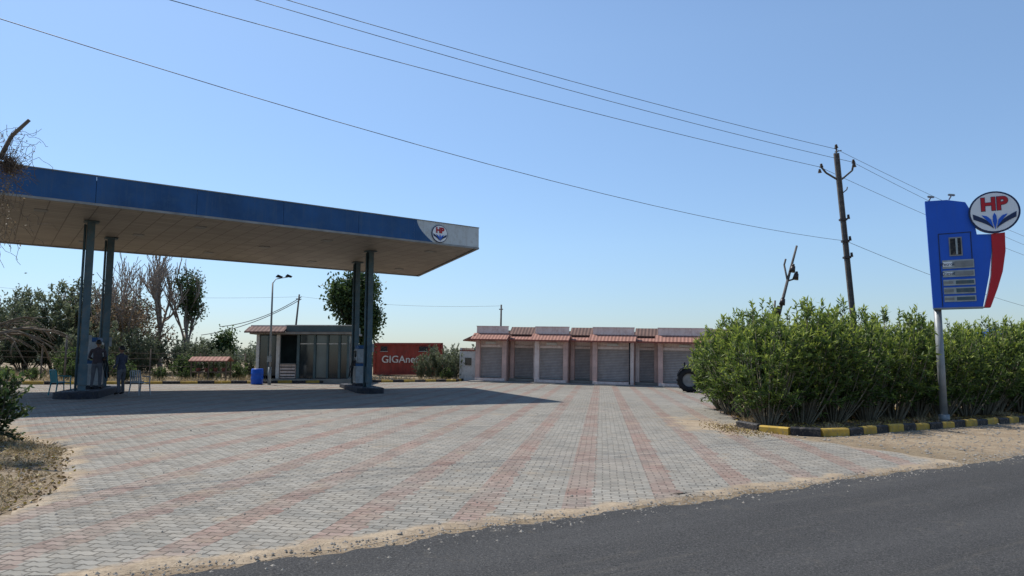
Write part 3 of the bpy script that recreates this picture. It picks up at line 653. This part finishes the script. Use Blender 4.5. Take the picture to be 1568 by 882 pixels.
def container():
    e=empty('shipping_container',(-8.2,55,g(-8.2,55)+.1),(0,0,.06)); n=40; L=5.3; vs=[];fs=[]
    for i in range(n+1):
        x=-L/2+L*i/n; y=-.03 if (i//2)%2 else 0.
        vs+= [(x,y,.15),(x,y,2.35)]
    for i in range(n): fs.append((2*i,2*i+2,2*i+3,2*i+1))
    mesh_obj('corrugated_side',vs,fs,M['red'],e)
    box('body',(0,1.23,1.25),(L,2.36,2.3),M['red'],e)
    for z in(.08,2.44): box('side_rail',(0,-.04,z),(L+.1,.12,.16),M['red'],e)
    for x in(-L/2,L/2): box('corner_post',(x,-.03,1.26),(.16,.14,2.5),M['red'],e)
    for x,w in[(-1.9,.5),(1.2,.7),(1.95,.4)]: box('window',(x,-.06,2.05),(w,.04,.36),M['black'],e); box('window_sill',(x,-.09,1.84),(w+.1,.06,.04),M['pricegrey'],e)
    text('lettering','GIGAnet  Vi',.78,(-.1,-.09,1.2),(math.pi/2,0,0),M['white'],e,.01,.01)
    for x in(-2,2): box('footing',(x,.4,-.05),(.5,.5,.25),M['concrete'],e)
container()
def stand():
    x,y=-16.5,38.2; e=empty('plant_stand',(x,y,g(x,y)))
    prism('red_canopy',[(-.45,1.12),(0,1.34),(.45,1.12),(.45,1.07),(0,1.28),(-.45,1.07)],-1.05,1.05,M['tile'],e,'X')
    for a in(-.95,0,.95):
        for b in(-.3,.3): box('post',(a,b,.55),(.06,.06,1.1),M['bark'],e)
    box('shelf',(0,0,.5),(2,.6,.05),M['bark'],e)
    for a in(-.7,-.25,.25,.7): cyl('pot',(a,0,.52),(a,0,.72),.09,.12,M['maroon'],e)
    C=np.array([(a,0,.78) for a in(-.7,-.25,.25,.7) for _ in range(40)])+NR.normal(size=(160,3))*.06
    obj('pot_plants',leafmesh('pot_plants',C,NR.normal(size=(160,3))+[0,0,1],.14,.05,NR.random(160),M['leafd']),e)
stand()
def fence():
    e=empty('wire_fence'); segs=[]; P=[(-46,22),(-32,31),(-24,35.5),(-15.5,40.5)]
    for (a,b) in zip(P,P[1:]):
        a,b=Vector(a),Vector(b); L=(b-a).length; n=int(L/2.2)
        for i in range(n+1):
            p=a.lerp(b,i/n); z=g(p.x,p.y); h=R.uniform(1.5,1.9); lx=R.uniform(-.06,.06); segs.append(((p.x,p.y,z),(p.x+lx,p.y,z+h),.04,.035))
        for h in(.35,.75,1.15,1.45): segs.append(((a.x,a.y,g(*a)+h),(b.x,b.y,g(*b)+h),.01,.01))
    tubes('posts_and_wires',segs,M['bark'],e,5)
    for x,y,h in[(-29.5,31,3.6),(-22.2,34.6,2.3)]: cyl('tall_post',(x,y,g(x,y)),(x,y,g(x,y)+h),.05,.04,M['pole'],e)
fence()
def blueroof():
    e=empty('roadside_shed',(44.5,60,-.9)); box('walls',(0,0,2.2),(6,4,4.4),M['pinkw'],e); prism('blue_roof',[(-3.4,4.4),(3.4,4.4),(3.4,4.75),(-3.4,5.0)],-2.3,2.3,M['barrel'],e); box('door',(-1,-2.02,1.2),(1.2,.06,2.2),M['shutter'],e); box('window',(1.2,-2.02,2.3),(1,.06,.9),M['glass'],e)
blueroof()
# ------------------------------------------------------------ vegetation
def oleander(seed,n=46,H=2.9,spread=1.25,mleaf='leaf',lpn=1.,LL=.15,WW=.032,low=.45):
    rr=np.random.default_rng(seed); segs=[];C=[];D=[];T=[]
    for s in range(n):
        a=rr.uniform(0,2*math.pi); q=math.sqrt(rr.uniform(0.02,1)); out=spread*q; top=H*(1-.36*q**3)*rr.uniform(.74,1.09)
        b=Vector((math.cos(a)*.25*q,math.sin(a)*.25*q,0)); tip=Vector((math.cos(a)*out,math.sin(a)*out,top))
        mid=b.lerp(tip,.5)+Vector((math.cos(a)*.16*q,math.sin(a)*.16*q,-.12*top*.3+.25*(1-q)))
        P=[]
        for i in range(7):
            t=i/6; P.append(b*(1-t)**2+mid*2*t*(1-t)+tip*t*t)
        segs+=path_segs(P,.022,.006)
        st=rr.normal()*.11
        shoots=[(P[6],(P[6]-P[5]).normalized(),.34)]
        for k in range(9):
            i=rr.integers(1,6); f=rr.random(); p=P[i].lerp(P[i+1],f); d=((P[i+1]-P[i]).normalized()*.5+Vector(rr.normal(size=3))*.5+Vector((math.cos(a),math.sin(a),.25))*.45).normalized()
            if p.z<low: continue
            shoots.append((p,d,rr.uniform(.25,.5)))
        for p,d,l in shoots:
            segs.append((p,p+d*l,.006,.003)); m=int(17*lpn)
            for j in range(m):
                t=(j+rr.random())/m; c=p+d*l*t; lf=(d*.7+Vector(rr.normal(size=3))*.6+Vector((0,0,.12)))
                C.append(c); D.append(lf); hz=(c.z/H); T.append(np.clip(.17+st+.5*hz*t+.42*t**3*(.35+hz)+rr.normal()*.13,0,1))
    C=np.array(C);D=np.array(D);T=np.array(T)
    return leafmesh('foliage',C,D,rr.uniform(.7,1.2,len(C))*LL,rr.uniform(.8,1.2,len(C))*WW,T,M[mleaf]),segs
def make_var(seeds,**k):
    out=[]
    for s in seeds:
        lm,sg=oleander(s,**k); o=tubes('tmp',sg,M['stem'],None,4); sm=o.data; bpy.data.objects.remove(o); out.append((lm,sm))
    return out
OV=make_var([1,2,3,4,5],n=54,WW=.043,LL=.155,H=2.8,spread=1.28,low=.5)
def hedge():
    e=empty('oleander_hedge'); u=Vector((.846,.533)); n=Vector((-.533,.846)); k=0
    pos=[(Vector((6.55,18.0)),.88),(Vector((6.85,19.9)),.97)]
    for row,off in((0,0),(1,1.9)):
        for i in range(14):
            p=Vector((8.0,18.75))+u*(1.32*i+.5*row+R.uniform(-.15,.15))+n*(off+R.uniform(-.25,.25)); pos.append((p,R.uniform(.88,1.10)))
    pos+= [(Vector((6.9,21.9)),.95),(Vector((7.2,23.8)),.9)]
    for p,s in pos:
        lm,sm=OV[k%5]; k+=1; rz=R.uniform(0,6.28); z=g(p.x,p.y)
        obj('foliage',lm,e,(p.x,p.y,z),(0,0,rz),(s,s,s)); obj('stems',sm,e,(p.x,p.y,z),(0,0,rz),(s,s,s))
hedge()
GV=make_var([11,12,13],n=32,H=3.6,spread=1.7,mleaf='leafg',lpn=1.05,LL=.19,WW=.06,low=.2)
DV=make_var([21,22],n=26,H=2.0,spread=1.1,mleaf='leafd',lpn=1.,LL=.17,WW=.07,low=.1)
def shrubs(name,items,V):
    e=empty(name)
    for i,(x,y,s) in enumerate(items):
        lm,sm=V[i%len(V)]; rz=R.uniform(0,6.28); sc=(s*R.uniform(.9,1.15),s*R.uniform(.9,1.15),s)
        obj('foliage',lm,e,(x,y,g(x,y)-.05),(0,0,rz),sc); obj('stems',sm,e,(x,y,g(x,y)-.05),(0,0,rz),sc)
it=[]
for i in range(17): it.append((-38+i*1.0+R.uniform(-.5,.5),42+R.uniform(-1,6)+i*.15,(R.uniform(1.0,1.6) if i<9 else R.uniform(.55,.95))))
shrubs('thorny_shrubs',it,GV)
shrubs('shrub_mass',[(-21+i*1.05,R.uniform(43,46),R.uniform(.45,.75)) for i in range(8)]+[(-5.3,47.2,.58),(-4.5,47.4,.66),(-3.7,46.9,.58),(-6.2,48,.42)],GV)
shrubs('planter_shrubs',[(-27+i*1.15,32.2+i*.72+R.uniform(-.2,.5),R.uniform(.3,.5)) for i in range(11)]+[(-4.3,45.9,.4),(-9.0,42.,.3),(-33,27,.5),(-30,29,.5),(-24,38,.75),(-22,39,.6),(-19,40.5,.65)],DV)
lmn,smn=make_var([31],n=34,H=1.1,spread=.52,mleaf='leafd',lpn=1.,LL=.10,WW=.045,low=.12)[0]
for (x,y) in[(-8.85,11.6),(-9.9,12.6)]:
    e=empty('small_bush',(x,y,g(x,y))); obj('foliage',lmn,e); obj('stems',smn,e)
def branching(base,d0,L0,r0,levels,rr,spread=.55,droop=0.,kids=(2,4),up=.15,shrink=.72):
    segs=[];tips=[]
    def grow(p,d,L,r,l):
        n=4;pp=p;dd=d.copy();pts=[p]
        for i in range(n):
            dd=(dd+Vector(rr.normal(size=3))*.11+Vector((0,0,up-droop*(levels-l)))*.25).normalized(); q=pp+dd*L/n
            segs.append((pp,q,r*(1-.45*i/n),r*(1-.45*(i+1)/n))); pp=q; pts.append(q)
        if l==0: tips.extend(pts[1:]); return
        for k in range(rr.integers(kids[0],kids[1]+1)):
            t=rr.uniform(.35,1.); i=min(3,int(t*4)); b=pts[i].lerp(pts[i+1],t*4-i if t<1 else 1)
            nd=(dd+Vector(rr.normal(size=3))*spread).normalized(); grow(b,nd,L*shrink*rr.uniform(.8,1.15),r*.55,l-1)
        grow(pp,(dd+Vector(rr.normal(size=3))*.2).normalized(),L*shrink,r*.58,l-1)
    grow(Vector(base),Vector(d0).normalized(),L0,r0,levels); return segs,tips
def tree(name,base,L0,r0,levels,seed,bark,leaf=None,nl=0,sp=.35,LL=.2,WW=.12,pts=None,minr=.008,fac=None,**k):
    rr=np.random.default_rng(seed); e=empty(name,(base[0],base[1],g(*base)-.1))
    segs,tips=branching((0,0,0),(0,0,1),L0,r0,levels,rr,**k)
    segs=[(a,b,max(minr,c),max(minr,d)) for a,b,c,d in segs]
    tubes('trunk_and_limbs',segs,M[bark],e,5)
    if leaf:
        T=[a for a in (tips if fac is None else [s[1] for s in segs if fac(s[1])])]
        A=np.array([tuple(a) for a in T]); c=A[rr.integers(0,len(A),nl)]+rr.normal(size=(nl,3))*sp
        cl=np.array([math.sin(x*2.1)+math.sin(y*2.7)+math.sin(z*2.3) for x,y,z in c])*.12
        obj('foliage',leafmesh('foliage',c,rr.normal(size=(nl,3))+[0,0,-.2],rr.uniform(.7,1.3,nl)*LL,WW,.45+cl+rr.normal(size=nl)*.15,M[leaf]),e)
    return e,tips
tree('bare_tree',(-25.2,50),3.3,.22,4,5,'greybark',spread=.40,up=.5,minr=.02,shrink=.74,kids=(3,4))
tree('ivy_clad_bare_tree',(-23.6,50.5),3.1,.2,4,7,'greybark','leafd',2800,.22,.2,.12,spread=.22,up=.7,minr=.02,shrink=.70,fac=lambda p:2.<p.z<7.6 and abs(p.x)<.7)
tree('bare_tree',(-27.8,47),3.0,.17,4,6,'greybark','leafb',2800,.5,.2,.13,spread=.42,up=.45,minr=.018,kids=(3,4),fac=lambda p:p.z<4.8)
tree('bare_tree',(-30.5,50),2.4,.15,4,9,'greybark','leafg',1600,.4,.2,.12,spread=.45,up=.35,minr=.016)
tree('round_tree',(-20.6,48),1.8,.12,2,12,'bark','leafd',4200,.28,.2,.13,spread=.6,shrink=.5)
tree('ivy_clad_tree',(-10.7,50),3.3,.2,3,15,'bark','leafd',17000,.40,.26,.16,spread=.28,up=.7,shrink=.62,fac=lambda p:p.z>1.9)
tree('thorny_tree',(-33,47),2.0,.14,4,17,'bark','leafg',6500,.4,.19,.10,spread=.6,minr=.014)
tree('thorny_tree',(-30,53),2.2,.14,4,18,'bark','leafg',6500,.45,.19,.10,spread=.6,minr=.014)
def neartree():
    e=empty('bare_roadside_tree',(-10.4,12.2,g(-10.4,12.2)-.1)); rr=np.random.default_rng(33)
    segs,_=branching((0,0,0),(.1,0,1),2.1,.12,4,rr,spread=.6,droop=.25,up=.35,kids=(2,4),shrink=.68)
    segs+=path_segs([(.5,-.1,4.2),(.95,-.15,4.75),(1.32,-.2,5.05),(1.5,-.22,5.42),(1.78,-.2,5.72)],.05,.03)+path_segs([(0,0,2.0),(.3,-.05,3.2),(.5,-.1,4.2)],.09,.06)
    for i in range(150):
        p=Vector((rr.uniform(1.0,1.75),-.2+rr.uniform(-.3,.3),rr.choice([5.35,5.1,4.8,4.3,3.8])+rr.uniform(-.25,.3))); d=Vector((rr.uniform(-.5,.6),rr.uniform(-.3,.3),rr.uniform(-1,.5))).normalized()
        for k in range(6):
            q=p+d*.09; segs.append((p,q,.004,.003)); p=q; d=(d+Vector(rr.normal(size=3))*.45+Vector((0,0,-.15))).normalized()
    segs=[(a,b,max(.003,c),max(.003,d)) for a,b,c,d in segs]
    tubes('trunk_and_limbs',segs,M['twig'],e,5)
    n=[]
    for i in range(320):
        c=Vector((1.50,-.2,4.9))+Vector(rr.normal(size=3))*.085; d=Vector(rr.normal(size=3)).normalized()*.11; n.append((c-d,c+d,.004,.004))
    tubes('nest',n,M['bark'],e,3)
    A=np.array([(rr.uniform(1.0,1.7),-.2+rr.uniform(-.3,.3),rr.uniform(3.4,5.5)) for _ in range(260)])
    obj('sparse_leaves',leafmesh('sparse_leaves',A,rr.normal(size=(260,3)),.05,.025,rr.random(260),M['leafb']),e)
neartree()
def far():
    e=empty('distant_trees'); C=[];T=[]
    def clump(x,y,h,w,n):
        a=NR.normal(size=(n,3)); r=np.linalg.norm(a,axis=1,keepdims=True); a=a/r*NR.random((n,1))**.5
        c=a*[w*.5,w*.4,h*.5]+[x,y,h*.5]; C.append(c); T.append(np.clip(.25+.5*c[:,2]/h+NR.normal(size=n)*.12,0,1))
    for i in range(250):
        x=R.uniform(-130,0); y=R.uniform(85,140); clump(x,y,R.uniform(1.8,5.6) if x<-34 else R.uniform(1.5,3.2),R.uniform(2,5),260)
    for i in range(90):
        x=R.uniform(0,180); y=R.uniform(110,170); clump(x,y,R.uniform(2,4),R.uniform(3,7),230)
    for i in range(80):
        x=R.uniform(-420,420); y=R.uniform(260,420); clump(x,y,R.uniform(4,6.5),R.uniform(10,24),260)
    C=np.concatenate(C);T=np.concatenate(T); n=len(C)
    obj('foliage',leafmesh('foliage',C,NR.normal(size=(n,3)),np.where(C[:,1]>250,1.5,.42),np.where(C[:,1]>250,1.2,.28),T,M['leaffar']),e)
far()
def scatter(name,n,fn,ok,m,L,W,upb,zoff=.0):
    C=[]
    while len(C)<n:
        x,y=fn()
        if ok(x,y): C.append((x,y,g(x,y)+zoff))
    C=np.array(C); D=NR.normal(size=(n,3))*[1,1,.3]+[0,0,upb]
    obj(name,leafmesh(name,C,D,NR.uniform(.5,1.3,n)*L,W,NR.random(n),M[m]))
def patch(cs,s): 
    def f():
        c=R.choice(cs); return R.gauss(c[0],s),R.gauss(c[1],s)
    return f
tuft=[(R.uniform(-13,-5),R.uniform(5.5,13.5)) for _ in range(300)]
scatter('dry_grass',24000,patch(tuft,.12),lambda x,y:pdist(x,y,LP)<-.35,'straw',.13,.009,.5)
scatter('leaf_litter',11000,lambda:(R.uniform(-13,-4.5),R.uniform(5,15)),lambda x,y:pdist(x,y,LP)<-.15,'litter',.055,.03,.15,.01)
HB=[(5.8,17.2),(6.9,15.8),(9.05,17.2),(15.5,21.4),(34,32.7),(30,36),(14,27),(6.8,24)]
scatter('leaf_litter',9000,lambda:(R.uniform(5.6,20),R.uniform(15.5,27)),lambda x,y:pdist(x,y,HB)<-.05,'litter',.09,.04,.15,.02)
scatter('leaf_litter',1500,lambda:(R.gauss(5.3,.3),R.gauss(16.6,.8)),lambda x,y:True,'litter',.045,.022,.1,.03)
tb=[(R.uniform(6,20),R.uniform(15.5,25)) for _ in range(90)]
scatter('dry_grass',4000,patch(tb,.1),lambda x,y:pdist(x,y,HB)<-.1,'straw',.22,.012,1.)
tc=[(-40+R.uniform(0,36),R.uniform(24,48)) for _ in range(600)]
scatter('dry_grass',18000,patch(tc,.3),lambda x,y:above_back(x,y) and y<60,'straw',.35,.03,1.2)
def stones():
    vs=[];fs=[]
    def st(x,y,r,z):
        b=len(vs); 
        for dx,dy,dz in((1,0,0),(0,1,0),(-1,0,0),(0,-1,0),(0,0,.8),(0,0,-.4)): vs.append((x+dx*r*R.uniform(.6,1.2),y+dy*r*R.uniform(.6,1.2),z+r*.2+dz*r*R.uniform(.6,1.)))
        for f in((0,1,4),(1,2,4),(2,3,4),(3,0,4),(1,0,5),(2,1,5),(3,2,5),(0,3,5)): fs.append(tuple(b+k for k in f))
    for i in range(5200):
        u=R.uniform(-6,24); v=R.gauss(.08,.2); p=RO+RU*u+RN*v; st(p.x,p.y,abs(R.gauss(.007,.007))+.003,g(p.x,p.y)+.018)
    for i in range(1400):
        u=R.uniform(-6,20); v=R.uniform(.3,14); p=RO+RU*u+RN*v; st(p.x,p.y,abs(R.gauss(.006,.008))+.004,g(p.x,p.y)+.026)
    for i in range(2600):
        p=RO+RU*R.uniform(8,26)+RN*R.uniform(.1,4); 
        if pdist(p.x,p.y,RB)<-.5: st(p.x,p.y,abs(R.gauss(.013,.014))+.004,g(p.x,p.y))
    for i in range(900):
        x,y=R.uniform(-12,-4.5),R.uniform(5,14)
        if pdist(x,y,LP)<-.3: st(x,y,abs(R.gauss(.015,.012))+.005,g(x,y))
    mesh_obj('gravel',vs,fs,M['stone'])
stones()
# ------------------------------------------------------------ light, sky, camera
el=math.radians(56)
w=bpy.data.worlds.new('World'); scene.world=w; w.use_nodes=True; wn=w.node_tree
sk=wn.nodes.new('ShaderNodeTexSky'); sk.sky_type='NISHITA'; sk.sun_disc=False; sk.sun_elevation=el; sk.sun_rotation=math.radians(-44.6)
sk.air_density=1.15; sk.dust_density=.25; sk.ozone_density=3.2
hs=wn.nodes.new('ShaderNodeHueSaturation'); hs.inputs['Saturation'].default_value=1.02; hs.inputs['Value'].default_value=1.12
# painted sky tint: dims the horizon glow, more in red than in blue
tc_=wn.nodes.new('ShaderNodeTexCoord'); sz=wn.nodes.new('ShaderNodeSeparateXYZ'); wn.links.new(tc_.outputs['Generated'],sz.inputs[0])
rp=wn.nodes.new('ShaderNodeValToRGB'); rp.color_ramp.elements[0].position=0.; rp.color_ramp.elements[0].color=(.52,.61,.80,1); rp.color_ramp.elements[1].position=.42; rp.color_ramp.elements[1].color=(1,1,1,1)
q=rp.color_ramp.elements.new(.16); q.color=(.78,.83,.92,1)
wn.links.new(sz.outputs[2],rp.inputs[0])
mx=wn.nodes.new('ShaderNodeMix'); mx.data_type='RGBA'; mx.blend_type='MULTIPLY'; mx.inputs[0].default_value=1.
bg=wn.nodes['Background']; wn.links.new(sk.outputs[0],hs.inputs['Color']); wn.links.new(hs.outputs[0],mx.inputs[6]); wn.links.new(rp.outputs[0],mx.inputs[7]); wn.links.new(mx.outputs[2],bg.inputs[0]); bg.inputs[1].default_value=.134
sl=bpy.data.lights.new('sun','SUN'); sl.energy=5.; sl.angle=math.radians(.53); sl.color=(1,.96,.89)
so=bpy.data.objects.new('sun',sl); so.rotation_euler=Vector((3.34,-3.4,-7.1)).to_track_quat('-Z','Y').to_euler(); COL.objects.link(so)
cd=bpy.data.cameras.new('camera'); cam=bpy.data.objects.new('camera',cd); COL.objects.link(cam)
cd.sensor_width=36; cd.lens=36*1060/1568; cd.clip_end=9000; cd.clip_start=.05
cam.location=(0,0,1.6); cam.rotation_euler=(math.radians(90)+math.atan(107/1060),0,0)
scene.camera=cam
scene.view_settings.view_transform='Standard'; scene.view_settings.look='None'; scene.view_settings.exposure=0
